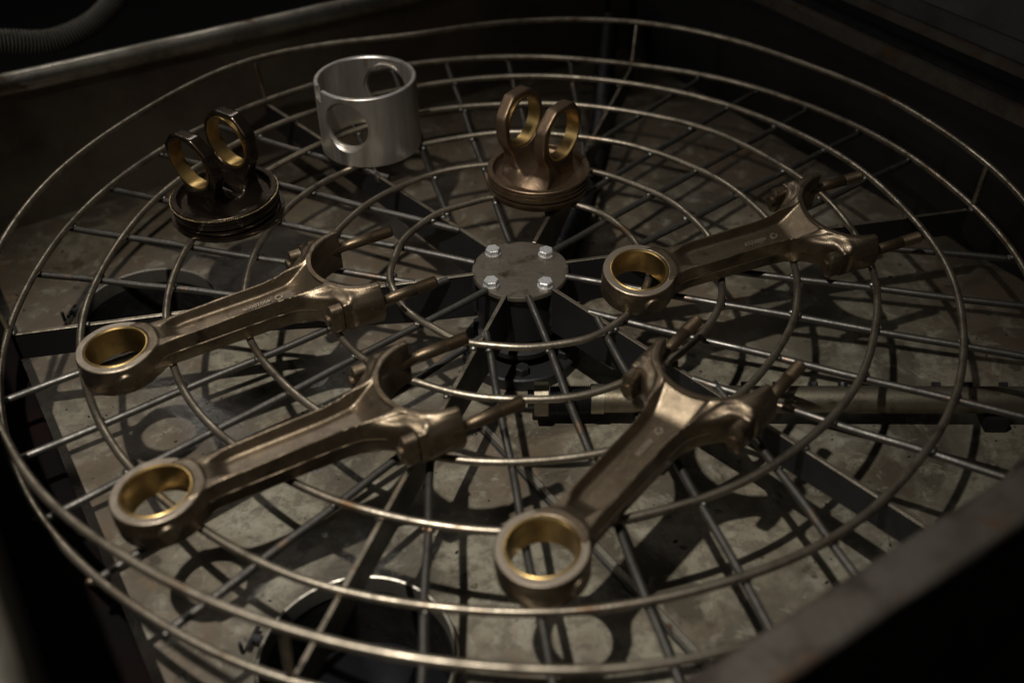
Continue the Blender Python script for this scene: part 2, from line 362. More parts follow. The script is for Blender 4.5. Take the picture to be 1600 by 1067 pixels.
# ---- tank walls with rails
tank = thing('washing_tank', 'square brown steel washing tank with tube rail enclosing the wire basket', 'tank', (0, 0, FZ))
def wall(p, q, n_in, zt, m, name='wall_panel', th=0.004):
    p = p.copy(); q = q.copy(); bm = bmesh.new(); t = (q-p).normalized(); n = n_in
    seg = 10
    pts = [p.lerp(q, k/seg) for k in range(seg+1)]
    for s in (0, -th):
        pass
    zs = [FZ-0.25, FZ-0.001, FZ+0.05, FZ+0.11, zt]
    rows = []
    for zi in zs:
        rows.append([bm.verts.new((v+n*random.uniform(-.0006, .0006)+Vector((0, 0, zi)))) for v in pts])
    back = [[bm.verts.new((v-n*th+Vector((0, 0, zi)))) for v in pts] for zi in (zs[0], zs[-1])]
    for a, b in zip(rows[:-1], rows[1:]):
        for i in range(seg): bm.faces.new((a[i], a[i+1], b[i+1], b[i]))
    for i in range(seg):
        bm.faces.new((back[0][i], back[0][i+1], back[1][i+1], back[1][i]))
        bm.faces.new((rows[-1][i], rows[-1][i+1], back[1][i+1], back[1][i]))
    bmesh.ops.recalc_face_normals(bm, faces=bm.faces)
    o = link(name, bm, m, tank, 40); o.location = (0, 0, -FZ); return o
wall(K4[0]-nB*0.004, K4[1]+nB*0.004, -nA, WTOP-0.006, M['wall'])
wB = wall(K4[1], K4[2], -nB, WTOP-0.008, M['wall_shaded'])
wall(K4[3], K4[0], nB, 0.172, M['wall_shaded'])
wall(K4[2]+nB*0.004, K4[3]-nB*0.004, nA, WTOP-0.004, M['wall'])
def rail(p, q, rad, m, bulge=0.0012, n=20, name='rim_rail', sq=None, label=None):
    pts = []; rs = []
    for k in range(41):
        v = p.lerp(q, k/40) + Vector((random.uniform(-1, 1)*0.0004, random.uniform(-1, 1)*0.0004, random.uniform(-1, 1)*0.0004)); pts.append(v)
    bm = tube(pts, rad, n); o = link(name, bm, m, tank, 50); o.location = (0, 0, -FZ)
    if label: o['label'] = label
    return o
rail(Vector((-0.72, 0.158, 0.0655)), Vector((0.16, 0.690, 0.048)), 0.0125, M['rail'], label='bright worn tube rail along the back left wall')
def lip_rail():
    bm = bmesh.new(); prof = []
    for (cx, cz, a0) in ((0.0095, 0.010, 0), (-0.0095, 0.010, 90), (-0.0095, -0.010, 180), (0.0095, -0.010, 270)):
        for k in range(5):
            a = math.radians(a0+90*k/4); prof.append((cx+0.0065*math.cos(a), cz+0.0065*math.sin(a)))
    prev = None
    for k in range(61):
        t = k/60; base = corner(-dD-0.001, -dC+0.012, 0.082).lerp(corner(-dD+0.010, dB, 0.092), t)
        jit = [random.uniform(-.0005, .0005) for _ in prof]
        row = [bm.verts.new(base - nA*(u+j_) + Vector((0, 0, v+0.12*u+j_))) for (u, v), j_ in zip(prof, jit)]
        if prev:
            for q in range(len(prof)): bm.faces.new((prev[q], prev[(q+1) % len(prof)], row[(q+1) % len(prof)], row[q]))
        prev = row
    bmesh.ops.recalc_face_normals(bm, faces=bm.faces)
    o = link('rim_rail', bm, M['rail_dark'], tank, 60); o.location = (0, 0, -FZ); o['label'] = 'dark scuffed flat lip along the front right wall'
lip_rail()
rail(corner(-dD, -dC, 0.180), corner(dA+0.02, -dC, 0.180), 0.0125, M['rail'], label='pale rail along the front left wall')
# flange ledges along the back right wall
def bar(d0, d1, z0, z1, m, name, par, s0=-0.9, s1=0.9, bev=0.0015):
    c = nB*((d0+d1)/2) + Vector((0, 0, (z0+z1)/2)) + nA*((s0+s1)/2)
    rot = Matrix(((nB.x, nA.x, 0), (nB.y, nA.y, 0), (0, 0, 1)))
    o = link(name, box(c, d1-d0, s1-s0, z1-z0, rot=rot, bev=bev), m, par, 40)
    if par: o.location = -par.location
    return o
bar(0.498, 0.530, 0.0535, 0.071, M['rail_dark'], 'rim_flange', tank)
bar(0.506, 0.528, 0.0712, 0.0755, M['black'], 'gasket_strip', tank, bev=0.001)
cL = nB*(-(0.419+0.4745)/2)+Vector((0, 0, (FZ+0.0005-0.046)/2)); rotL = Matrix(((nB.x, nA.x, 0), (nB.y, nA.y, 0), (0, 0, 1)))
o = link('added_shade_ledge', box(cL, 0.4745-0.419, 0.975, -0.046-FZ-0.0005, rot=rotL, bev=0.0015), M['shade_fill'], tank, 40); o.location = (0, 0, -FZ)  # box added to black out the shaded floor beside the front left wall
lid = thing('tank_lid', 'dark grey steel lid raised behind the back right wall of the tank', 'lid', tuple(nB*0.55))
bar(0.512, 0.545, 0.092, 0.103, M['rail_dark'], 'lid_edge', lid)
bar(0.517, 0.545, 0.1032, 0.121, M['lid'], 'lid_flange', lid)
def lid_panel():
    bm = bmesh.new(); a = nB*0.522; vs = []
    for (dd, zz) in ((0.523, 0.122), (0.60, 0.80), (0.604, 0.80), (0.546, 0.122)):
        vs.append([bm.verts.new(nB*dd+nA*s+Vector((0, 0, zz))) for s in (-0.9, 0.9)])
    for i in range(4):
        A, B = vs[i], vs[(i+1) % 4]; bm.faces.new((A[0], A[1], B[1], B[0]))
    bmesh.ops.recalc_face_normals(bm, faces=bm.faces); return bm
o = link('lid_panel', lid_panel(), M['lid'], lid, 30); o.location = -lid.location

# vertical dark riser pipe in the back corner and a grey corrugated hose outside the tank
o = link('riser_pipe', tube([(0.129, 0.640, FZ), (0.129, 0.640, 0.20)], 0.0085, 20), M['arm'])
o['label'] = 'dark vertical pipe standing in the far corner of the tank'; o['category'] = 'pipe'
def hose():
    cp = [(-0.78, 0.30, 0.13), (-0.70, 0.32, 0.095), (-0.640, 0.340, 0.078), (-0.588, 0.368, 0.066), (-0.547, 0.393, 0.054), (-0.511, 0.415, 0.059), (-0.484, 0.432, 0.074), (-0.464, 0.445, 0.097), (-0.45, 0.455, 0.15), (-0.45, 0.46, 0.24), (-0.47, 0.46, 0.40)]
    P = []; n = len(cp)
    for i in range(n-1):
        p0, p1, p2, p3 = [Vector(cp[min(max(k, 0), n-1)]) for k in (i-1, i, i+1, i+2)]
        m = max(8, int((p2-p1).length/0.00058))
        for s in range(m):
            t = s/m; P.append(0.5*((2*p1)+(p2-p0)*t+(2*p0-5*p1+4*p2-p3)*t*t+(3*p1-p0-3*p2+p3)*t**3))
    d = 0; rs = []; q = P[0]
    for p in P:
        d += (p-q).length; q = p; rs.append(0.0135+0.0009*math.sin(d*2*math.pi/0.0040))
    return tube(P, rs, 24)
o = link('corrugated_hose', hose(), M['hose'], smooth=60)
o['label'] = 'grey corrugated hose curving down behind the rail at the top left corner'; o['category'] = 'hose'
# dark hoses and fittings under the basket at the back
def cable(pts, r, m, name, label, cat, rid=0):
    P = []; n = len(pts)
    for i in range(n-1):
        p0, p1, p2, p3 = [Vector(pts[min(max(k, 0), n-1)]) for k in (i-1, i, i+1, i+2)]
        mm = max(6, int((p2-p1).length/(0.001 if rid else 0.006)))
        for s in range(mm):
            t = s/mm; P.append(0.5*((2*p1)+(p2-p0)*t+(2*p0-5*p1+4*p2-p3)*t*t+(3*p1-p0-3*p2+p3)*t**3))
    P.append(Vector(pts[-1]))
    rs = [r+(rid*math.sin(k*0.9)) for k in range(len(P))]
    o = link(name, tube(P, rs, 16), m, smooth=60); o['label'] = label; o['category'] = cat; return o
cable([(0.135, 0.61, -0.02), (0.125, 0.55, -0.075), (0.11, 0.42, -0.088), (0.085, 0.30, -0.09), (0.05, 0.16, -0.09), (0.02, 0.07, -0.085)], 0.013, M['arm'], 'feed_hose', 'dark ribbed hose on the tank floor from far corner to hub', 'hose', 0.0008)

# ---- pedestal under the hub
ped = thing('hub_pedestal', 'dark round steel pedestal bolted to the tank floor below the basket hub', 'pedestal', (0, 0, FZ))
link('flange', lathe([(0.0, 0.0005), (0.058, 0.0005), (0.058, 0.012), (0.0565, 0.0135), (0, 0.0135)], 64), M['arm'], ped)
link('column', lathe([(0.030, 0.0137), (0.030, 0.022), (0.041, 0.024), (0.0415, 0.030), (0.034, 0.032), (0.034, 0.048), (0, 0.048)], 64), M['arm'], ped)
for k in range(6):
    a = math.radians(-90+60*k)
    link('flange_bolt', hexprism((0.047*math.cos(a), 0.047*math.sin(a), 0.0137), 0.0068, 0.008, rot=a), M['arm'], ped)

# ---- spray pipe
sp = thing('spray_pipe', 'steel spray pipe with nozzles and hex nut under the right basket side', 'pipe', (0.02, -0.097, FZ+0.026))
PA = math.radians(-1.9)
def px_(s, y=0, z=0): return (s*math.cos(PA)-y*math.sin(PA), s*math.sin(PA)+y*math.cos(PA), z)
ROTX = Matrix.Rotation(PA, 3, 'Z') @ Matrix.Rotation(math.radians(90), 3, 'Y')
link('tube', tube([px_(0.052), px_(0.47)], 0.0122, 32), M['pipe'], sp)
P = []; rs = []
for k in range(181):
    s = 0.004+0.036*k/180; P.append(px_(s)); rs.append(0.0118+0.0009*math.sin(2*math.pi*s/0.0018))
link('threaded_collar', tube(P, rs, 32), M['arm'], sp)
link('coupling', tube([px_(0.040), px_(0.0405), px_(0.052), px_(0.0525)], [0.0118, 0.0135, 0.0135, 0.012], 32), M['pipe'], sp)
link('hex_nut', hexprism(px_(-0.010), 0.0162, 0.0135, rot=math.radians(0), axis=ROTX, dome=0.001), M['pipe'], sp)
link('pipe_end', tube([px_(-0.016), px_(-0.010)], 0.0085, 24), M['arm'], sp)
for k, s in enumerate((0.064, 0.088, 0.128, 0.178, 0.206, 0.238, 0.264, 0.298, 0.346, 0.374, 0.405, 0.44)):
    a = math.radians(40)
    ax = Matrix.Rotation(PA, 3, 'Z') @ Matrix.Rotation(-a, 3, 'X')
    nz = link('nozzle', lathe([(0.0018, 0), (0.0042, 0), (0.0042, 0.003), (0.0037, 0.0042), (0.0016, 0.0042), (0.0016, 0.001), (0, 0.001)], 6 if k % 3 else 16, None,
              Matrix.Translation(Vector(px_(s, 0.0075, 0.0088))) @ ax.to_4x4()), M['arm'], sp, 30)
for s in (0.09, 0.40):
    link('bracket', box(px_(s, 0, -0.0185), 0.02, 0.03, 0.014, rot=Matrix.Rotation(PA, 3, 'Z'), bev=0.001), M['arm'], sp)

# ------------------------------------------------------------------ wire basket
bk = thing('wire_basket', 'round turntable basket of welded steel wire rings and spokes filling the tank', 'basket', (0, 0, -0.09))
def bpart(name, bm, m, smooth=40):
    o = link(name, bm, m, bk, smooth); o.location = (0, 0, 0.09); return o
RC = {1: [0.11771, -0.00115, -0.00216, -0.00045, -0.00119, -0.0002, -0.00049], 2: [0.18345, -0.001, -0.0002, 0.00072, -0.00131, 0.00017, 0.0],
      3: [0.24918, -0.00084, -0.00039, 0.00027, 0.00059, 0.00047, 0.00072], 4: [0.31733, 0.00131, 0.00252, 0.00039, 0.00203, -0.00031, 0.00069],
      5: [0.38552, 0.00079, 0.002, 0.00041, 0.00021, -0.00128, -0.0003], 6: [0.4484, 0.00121, -0.00315, 0.0019, 0.00068, 0.00236, 0.0003],
      7: [0.45006, -0.00211, -0.00241, 0.00341, 0.00148, -0.00443, 0.00466, 8e-05, -0.00077, 0.00716, -0.0026, 0.00208, 0.00477]}
RIM = [0.4557, 0.4554, 0.4552, 0.4548, 0.4544, 0.454, 0.4535, 0.4531, 0.4527, 0.4523, 0.4518, 0.4514, 0.451, 0.4506, 0.4502, 0.4498, 0.4496, 0.4494, 0.4493, 0.4493, 0.4494, 0.4495, 0.4495, 0.4493, 0.449, 0.4485, 0.448, 0.4476, 0.4471, 0.4468, 0.4465, 0.4462, 0.446, 0.4458, 0.4459, 0.4461, 0.4467, 0.4475, 0.4486, 0.4497, 0.4508, 0.4519, 0.4529, 0.4539, 0.4547, 0.4555, 0.4562, 0.4568, 0.4573, 0.4575, 0.4576, 0.4574, 0.457, 0.4564, 0.4557, 0.455, 0.4542, 0.4533, 0.4525, 0.4516, 0.4507, 0.4498, 0.4491, 0.4484, 0.4481, 0.448, 0.4483, 0.4488, 0.4495, 0.45, 0.4505, 0.4509, 0.4512, 0.4515, 0.4517, 0.452, 0.4523, 0.4525, 0.4528, 0.453, 0.4533, 0.4535, 0.4538, 0.4541, 0.4543, 0.4546, 0.4548, 0.4551, 0.4553, 0.4556, 0.4558, 0.456, 0.4561, 0.456, 0.4559, 0.4556, 0.4552, 0.4546, 0.454, 0.4532, 0.4524, 0.4515, 0.4507, 0.4499, 0.4491, 0.4483, 0.4475, 0.4468, 0.4461, 0.4456, 0.4453, 0.4453, 0.4458, 0.4466, 0.4478, 0.4491, 0.4505, 0.452, 0.4535, 0.4549, 0.4562, 0.4573, 0.4582, 0.4588, 0.4591, 0.4591, 0.4586, 0.4576, 0.4562, 0.4545, 0.4524, 0.4502, 0.4478, 0.4454, 0.4429, 0.4404, 0.4379, 0.4353, 0.4328, 0.4304, 0.4281, 0.4262, 0.4249, 0.4246, 0.4255, 0.4274, 0.4302, 0.4336, 0.4372, 0.4408, 0.4444, 0.4478, 0.451, 0.4539, 0.4563, 0.4581, 0.459, 0.4593, 0.4591, 0.4585, 0.4578, 0.4571, 0.4564, 0.4559, 0.4554, 0.4551, 0.4549, 0.4548, 0.4547, 0.4547, 0.4547, 0.4547, 0.4548, 0.455, 0.4552, 0.4553, 0.4555, 0.4556, 0.4557, 0.4557]   # hand bent top ring: radius every 2 degrees
def ring_r(k, t):
    if k == 7:
        q = (math.degrees(t) % 360 + 180) % 360 / 2; i0 = int(q) % 180; f = q-int(q); return RIM[i0]*(1-f)+RIM[(i0+1) % 180]*f
    c = RC[k]; v = c[0]
    for n in range(1, (len(c)-1)//2+1): v += c[2*n-1]*math.cos(n*t)+c[2*n]*math.sin(n*t)
    return v
HR = 0.0464
for k in range(1, 8):
    n = 220 if k > 2 else 140; pts = []
    ph = [random.uniform(0, 6.28) for _ in range(4)]
    for i in range(n):
        t = 2*math.pi*i/n; wv = 0.0008*math.sin(7*t+ph[0])+0.0005*math.sin(13*t+ph[1]); zz = 0.0006*math.sin(5*t+ph[2])+0.0003*math.sin(11*t+ph[3])
        r = ring_r(k, t)+wv; pts.append((r*math.cos(t), r*math.sin(t), (HR if k == 7 else 0)+zz))
    bpart('wire_ring' if k < 7 else 'top_ring', tube(pts, 0.0033 if k < 7 else 0.0032, 12, closed=True), M['wire'])
ARMS = [10.6, 70.9, 130.6, 190.7, 251.0, 311.0]
def armmesh(a):
    a = math.radians(a); ca, sa = math.cos(a), math.sin(a); n = (-sa, ca); bm = bmesh.new(); th = 0.0019; rows = []
    for (r, zb) in ((0.0425, -0.052), (0.10, -0.050), (0.16, -0.044), (0.24, -0.036), (0.34, -0.032), (0.4475, -0.031)):
        rows.append([bm.verts.new((ca*r+n[0]*s, sa*r+n[1]*s, z)) for (s, z) in ((-th, zb), (th, zb), (th, -0.0036), (-th, -0.0036))])
    for A, B in zip(rows[:-1], rows[1:]):
        for i in range(4): bm.faces.new((A[i], A[(i+1) % 4], B[(i+1) % 4], B[i]))
    bm.faces.new(rows[0][::-1]); bm.faces.new(rows[-1]); bmesh.ops.recalc_face_normals(bm, faces=bm.faces); 
    bmesh.ops.bevel(bm, geom=list(bm.edges), offset=0.0004, segments=1, affect='EDGES')
    return bm
for a in ARMS:
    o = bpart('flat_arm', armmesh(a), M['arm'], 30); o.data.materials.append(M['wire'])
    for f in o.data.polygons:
        if f.normal.z > 0.5: f.material_index = 1      # top edge worn bright, its highlight line painted in with lighter steel
SP = [(-18.6, .001), (-14.1, .0380), (-23.4, -.0380), (-28.3, -.073), (-11.4, .090),
      (154.0, -.0345), (149.3, -.076), (159.3, .0035), (163.5, .0444), (168.4, .0818),
      (219.9, .004), (214.8, -.0275), (212.1, -.081), (224.0, .047), (227.6, .090),
      (281.8, -.002), (277.2, -.0425), (270.9, -.075), (285.1, .0430), (288.1, .095),
      (100.6, .001), (96.0, -.0392), (90.5, -.0737), (103.4, .0475), (108.5, .084),
      (47.8, .0923), (45.4, .042), (41.7, .001), (38.2, -.0426), (34.4, -.0838)]
cross = []
for (phi, off) in SP:
    f = math.radians(phi); d = (math.cos(f), math.sin(f)); n = (-d[1], d[0])
    if abs(off) < 0.006: s0 = 0.0435
    else:
        # start where the line crosses the nearer flat arm
        best = None
        for a in ARMS:
            ar = math.radians(a); da = (math.cos(ar), math.sin(ar))
            sn = da[0]*n[0]+da[1]*n[1]; cs = da[0]*d[0]+da[1]*d[1]
            if abs(sn) > 1e-3 and off/sn > 0 and cs > 0:
                al = cs*off/sn
                if best is None or al > best: best = al
        s0 = min(best, 0.20)+0.001
    # outer end on ring 6
    s1 = 0.44
    for _ in range(20):
        x, y = off*n[0]+s1*d[0], off*n[1]+s1*d[1]; s1 += ring_r(6, math.atan2(y, x))-math.hypot(x, y)
    s1 += random.uniform(0.000, 0.004)
    pts = []
    for k in range(13):
        s = s0+(s1-s0)*k/12; w2 = 0.0006*math.sin(k*1.3+phi)
        pts.append((off*n[0]+s*d[0]+n[0]*w2, off*n[1]+s*d[1]+n[1]*w2, -0.0059))
    bpart('spoke', tube(pts, 0.0032, 12), M['spoke'])
    for k in range(1, 7):
        s = RC[k][0]
        for _ in range(10):
            x, y = off*n[0]+s*d[0], off*n[1]+s*d[1]; s += ring_r(k, math.atan2(y, x))-math.hypot(x, y)
        if s > s0: cross.append((x, y, -0.003))
for a in ARMS:
    for k in range(1, 7):
        r = ring_r(k, math.radians(a)); cross.append((r*math.cos(math.radians(a)), r*math.sin(math.radians(a)), -0.0035))
bm = bmesh.new()
for (x, y, z) in cross:
    for q in range(2):
        a = random.uniform(0, 6.28); rr = random.uniform(0.0025, 0.0040)
        m4 = Matrix.Translation((x+0.0026*math.cos(a), y+0.0026*math.sin(a), z+random.uniform(-.001, .0006))) @ Matrix.Diagonal((rr, rr*random.uniform(.7, 1.2), rr*0.8, 1))
        bmesh.ops.create_icosphere(bm, subdivisions=2, radius=1.0, matrix=m4)
wb = bpart('weld_beads', bm, M['spoke'], 60); wb['kind'] = 'stuff'
for a in ARMS:
    t = math.radians(a); r0 = ring_r(6, t); r1 = ring_r(7, t)
    bpart('post', tube([(r0*math.cos(t), r0*math.sin(t), -0.004), (r1*math.cos(t), r1*math.sin(t), HR-0.001)], 0.0030, 10), M['wire'])
bpart('hub_plate', lathe([(0, -0.0100), (0.0442, -0.0100), (0.0448, -0.0094), (0.0448, -0.0064), (0.0440, -0.0054), (0, -0.0054)], 96), M['hub'])
bpart('hub_tube', lathe([(0.0405, -0.060), (0.0412, -0.0102), (0.036, -0.0102), (0.036, -0.060)], 64, closed=True), M['arm'])
for (x, y, rt) in ((-0.0252, 0.0262, 0.2), (0.0245, 0.0225, 0.5), (-0.0266, -0.0232, 0.1), (0.0222, -0.0262, 0.75)):
    b = bpart('hex_bolt', hexprism((x, y, -0.0052), 0.0070, 0.0056, rot=rt), M['zinc'], 30)
    wsh = link('washer', lathe([(0, -0.0056), (0.0074, -0.0056), (0.0074, -0.0048), (0, -0.0048)], 24, None, Matrix.Translation((x, y, 0))), M['zinc'], b)
bm = bmesh.new()
for (x, y) in ((0.0255, -0.020), (-0.029, -0.026), (0.004, -0.0445)):
    pass
bm.free()
for a in ARMS:   # weld fillets where arms meet the hub
    t = math.radians(a); pts = [(0.0432*math.cos(t)+random.uniform(-.0005, .0005), 0.0432*math.sin(t)+random.uniform(-.0005, .0005), -0.006-0.0045*k) for k in range(10)]
    bpart('hub_weld', tube(pts, [random.uniform(.0028, .0042) for _ in pts], 8), M['arm'], 60)

# ------------------------------------------------------------------ connecting rods
LC = 213.77
def rod_hw(x): return 15.3+8.7*np.power(np.clip((x-118)/56, 0, 1.0), 1.8)+3.5*np.clip((44-x)/20, 0, 1)**2
def rod_fun(X, Y, Z):
    ay, az = np.abs(Y), np.abs(Z)
    re = np.sqrt(X*X+Y*Y)
    eye = smax(re-(31.6+0.5*np.clip(1-az/6, 0, 1)), az-12.4, 1.0)
    hw = rod_hw(X); hz = 12.4+3.6*np.clip((X-30)/145, 0, 1)
    hwe = hw+0.11*(hz-az)
    beam = smax(ay-hwe, az-hz, 1.4); beam = np.maximum(beam, np.maximum(18-X, X-180))
    web = 4.6+13.5*sstep(146, 176, X)+7*sstep(52, 34, X)
    pw = hw-4.6-3.0*sstep(60, 38, X)
    pocket = smax(ay-pw-0.38*(az-web), web-az, 2.2); pocket = smax(pocket, np.maximum(33-X, X-178), 4.0)
    g = smin(eye, beam, 4.5)
    # big end
    xr = X-LC; r = np.sqrt(xr*xr+Y*Y)
    ringp = smax(r-47.6, az-19.1, 1.0)
    body = smax(r-(53-0.25*az), az-14.5, 5.0); body = smax(body, 164-X, 5.0); body = smax(body, ay-50, 3)
    blk = smax(smax(ay-55.0, az-17.8, 3.0), 0.795*ay+0.606*az-48.4, 3.0); blk = smax(blk, 182.8-X, 3.0)
    seat = smax(smax(np.abs(X-177.5)-3.0, ay-51.5, 1.5), smax(az-14.0, 33-ay, 4.0), 2.5)
    wedge = smax(smax(X-182, 146-X, 6.0), smax(ay-(21+(X-150)*0.80), az-(13.0+0.08*(X-150)), 6.0), 6.0)
    be = smin(ringp, body, 4.5); be = smin(be, blk, 4.5); be = smin(be, seat, 5.0)
    be = smin(be, wedge, 6.0)
    g = smin(g, be, 6.5)
    g = smax(g, -pocket, 1.6)
    by = np.sqrt((X+2)**2+Z*Z); bump = smax(by-7.2, ay-34.0, 1.2); g = smin(g, bump, 1.2)
    g = np.maximum(g, -(r-42.7)); g = np.maximum(g, X-210.4)
    g = np.maximum(g, 25.2-re)
    return g
rod_me = surface_nets(rod_fun, (-37, -60, -21), (213, 60, 21), 0.95, 'rod_body')

def raised_text(s, size):
    cu = bpy.data.curves.new('txt', 'FONT'); cu.body = s; cu.size = size; cu.extrude = 0.0006; cu.offset = 0.00012; cu.align_x = 'CENTER'; cu.align_y = 'CENTER'
    cu.space_character = 1.08
    o = bpy.data.objects.new('txt', cu); COL.objects.link(o)
    dg = bpy.context.evaluated_depsgraph_get(); me = bpy.data.meshes.new_from_object(o.evaluated_get(dg))
    bpy.data.objects.remove(o); me.materials.clear(); return me

def bolt_parts(parent, sgn):
    y = sgn*0.0458
    P = [(0.168, y, 0)]; rs = [0.0052]
    P = []; rs = []
    for (x, r) in ((0.160, .0052), (0.2105, .0052), (0.2115, .0043), (0.2185, .0043), (0.2195, .0050), (0.2425, .0050), (0.2428, .0048)):
        P.append((x, y, 0)); rs.append(r)
    k = 0; x = 0.2429
    while x < 0.2605:
        P.append((x, y, 0)); rs.append(0.0055 if k % 2 else 0.0048); x += 0.00055; k += 1
    P += [(0.2607, y, 0), (0.2620, y, 0)]; rs += [0.0055, 0.0046]
    b = link('rod_bolt', tube(P, rs, 20), M['bolt'], parent, 50)
    bm = bmesh.new(); n = 16; front = []; back = []
    out = []
    for i in range(n+1):
        a = math.pi*i/n; out.append((0.0056*math.cos(a), 0.0076+0.0056*math.sin(a)))
    for i in range(n+1):
        a = math.pi+math.pi*i/n; out.append((0.0056*math.cos(a), -0.0076+0.0056*math.sin(a)))
    def lay(x, s): return [bm.verts.new((x, y+sgn*0.0005+u*s, v*s)) for (u, v) in out]
    Ls = [lay(0.1625, 0.80), lay(0.1640, 1.0), lay(0.1738, 1.0)]
    for A, B in zip(Ls[:-1], Ls[1:]):
        for i in range(len(out)): bm.faces.new((A[i], A[(i+1) % len(out)], B[(i+1) % len(out)], B[i]))
    bm.faces.new(Ls[0][::-1]); bm.faces.new(Ls[-1]); bmesh.ops.recalc_face_normals(bm, faces=bm.faces)
    link('bolt_head', bm, M['forged'], b, 40)

def fin_line():
    bm = bmesh.new()
    for s in (1, -1):
        pts = []
        for x in np.arange(30, 161, 3.0):
            ys = np.linspace(8, 60, 400); F = rod_fun(np.full_like(ys, x), ys, np.zeros_like(ys)); i = np.argmax(F > 0); pts.append((x*.001, s*(ys[i])*.001, 0.0))
        tube(pts, 0.00055, 6, bm=bm)
    return bm

def make_rod():
    t = thing('connecting_rod', '', 'connecting rod')
    link('forged_body', rod_me, M['forged'], t, 60)
    link('flash_line', fin_line(), M['forged'], t, 60)
    link('machined_face', lathe([(0.0253, 0.0123), (0.0309, 0.0123), (0.0309, 0.01255), (0.0305, 0.0128), (0.0256, 0.0128), (0.0253, 0.0126)], 96, closed=True), M['machined'], t, 30)
    link('bronze_bushing', lathe([(0.0229, -0.0122), (0.0253, -0.0122), (0.0253, 0.0130), (0.0249, 0.0133), (0.0238, 0.0133), (0.0229, 0.0124)], 96, closed=True), M['bronze'], t, 40)
    n = 60; bm = bmesh.new(); lo = []
    for z0, z1 in ((0.01905, 0.0194),):
        prev = None
        for i in range(n+1):
            a = math.radians(96)+math.radians(168)*i/n
            row = [bm.verts.new((LC*.001+r*math.cos(a), r*math.sin(a), z)) for (r, z) in ((0.0429, z0), (0.0432, z1), (0.0468, z1), (0.0471, z0))]
            if prev:
                for j in range(3): bm.faces.new((prev[j], prev[j+1], row[j+1], row[j]))
            prev = row
    bmesh.ops.recalc_face_normals(bm, faces=bm.faces); link('bore_face', bm, M['bolt'], t, 30)
    for s in (1, -1): bolt_parts(t, s)
    return t
def number_on(rod, s, flip):
    o = link('raised_number', raised_text(s, 0.0058), M['machined'], rod, 30)
    o.location = (0.1165, -0.0005, 0.0053); o.rotation_euler = (0, 0, math.pi if flip else 0)
    bm = bmesh.new(); prev = None
    for (a0, a1) in ((50, 300), (-38, 28)):
        prev = None
        for i in range(17):
            a = math.radians(a0+(a1-a0)*i/16)
            row = [bm.verts.new((0.1360+r*math.cos(a), r*math.sin(a), z)) for (r, z) in ((0.0020, .0046), (0.0020, .0055), (0.0034, .0055), (0.0034, .0046))]
            if prev:
                for j in range(3): bm.faces.new((prev[j], prev[j+1], row[j+1], row[j]))
            else: bm.faces.new(row)
            prev = row
        bm.faces.new(prev)
    bmesh.ops.recalc_face_normals(bm, faces=bm.faces); link('raised_emblem', bm, M['machined'], rod, 30)

POSE = [(-0.32446, -0.1423, 0.01608, 0.51183, 0.02187, 0.0051, 'brown steel connecting rod nearest the oily black piston crown', '40020009'),
        (-0.25355, -0.29788, 0.0164, 0.49836, 0.02951, -0.0331, 'unnumbered brown connecting rod at front left, lying above the bottom drain opening', None),
        (0.10179, -0.0512, 0.0170, 0.37159, 0.03935, 0.1600, 'brown connecting rod right of the bolted hub, fork toward the dark right wall', '4089253'),
        (0.00834, -0.35077, 0.01367, 0.86909, 0.05308, -0.01426, 'brown connecting rod lying steeply diagonal with its golden bushing nearest the camera', '400294')]
proto = make_rod(); rods = []
for i, (x, y, z, ya, pi_, ro, lab, num) in enumerate(POSE):
    o = proto if i == 0 else copy_tree(proto)
    o['label'] = lab; o['group'] = 'connecting rods lying on the wire basket'; o['category'] = 'connecting rod'
    Rz = Matrix.Rotation(ya, 3, 'Z'); cp, sp_ = math.cos(pi_), math.sin(pi_); Ry = Matrix(((cp, 0, -sp_), (0, 1, 0), (sp_, 0, cp))); Rx = Matrix.Rotation(ro, 3, 'X')
    o.matrix_world = Matrix.Translation((x, y, z)) @ (Rz @ Ry @ Rx).to_4x4(); rods.append(o)
for o, ps in zip(rods, POSE):
    if ps[7]: number_on(o, ps[7], True)

# ------------------------------------------------------------------ piston crowns
def boss_fun(X, Y, Z):
    ax = np.abs(X); zc = 68.0
    ry = np.sqrt(Y*Y+(Z-zc)**2)
    outl = smax(ry-32.3, np.maximum(Z-(zc+29.9), np.abs(Y)*0.72+(Z-zc)*0.69-30.6), 1.6)
    outl = smax(outl, np.abs(Y)-30.2, 3.0)
    leg = smax(np.abs(Y)-(20.5+5.0*sstep(40, 62, Z)+4*sstep(28, 14, Z)), np.maximum(Z-zc, 8-Z), 2.0)
    prof = smin(outl, leg, 7.0)
    slab = np.abs(ax-(19.4+0.078*(Z-20)))-6.5-2.6*sstep(46, 20, Z)
    boss = smax(prof, slab, 2.2)
    rr = np.sqrt(X*X+Y*Y)
    cone = smax(rr-(22+1.0*np.clip(26-Z, 0, 12)), np.maximum(Z-29, 9-Z), 5.0)
    val = np.sqrt(X*X+(Z-36)**2)-12.0
    g = smin(boss, cone, 7.0)
    g = smax(g, -smax(val, -60+np.abs(Y), 1), 1.5)
    return np.maximum(g, 26.0-ry)
boss_me = surface_nets(boss_fun, (-36, -42, 7), (36, 42, 104), 0.95, 'pin_bosses')
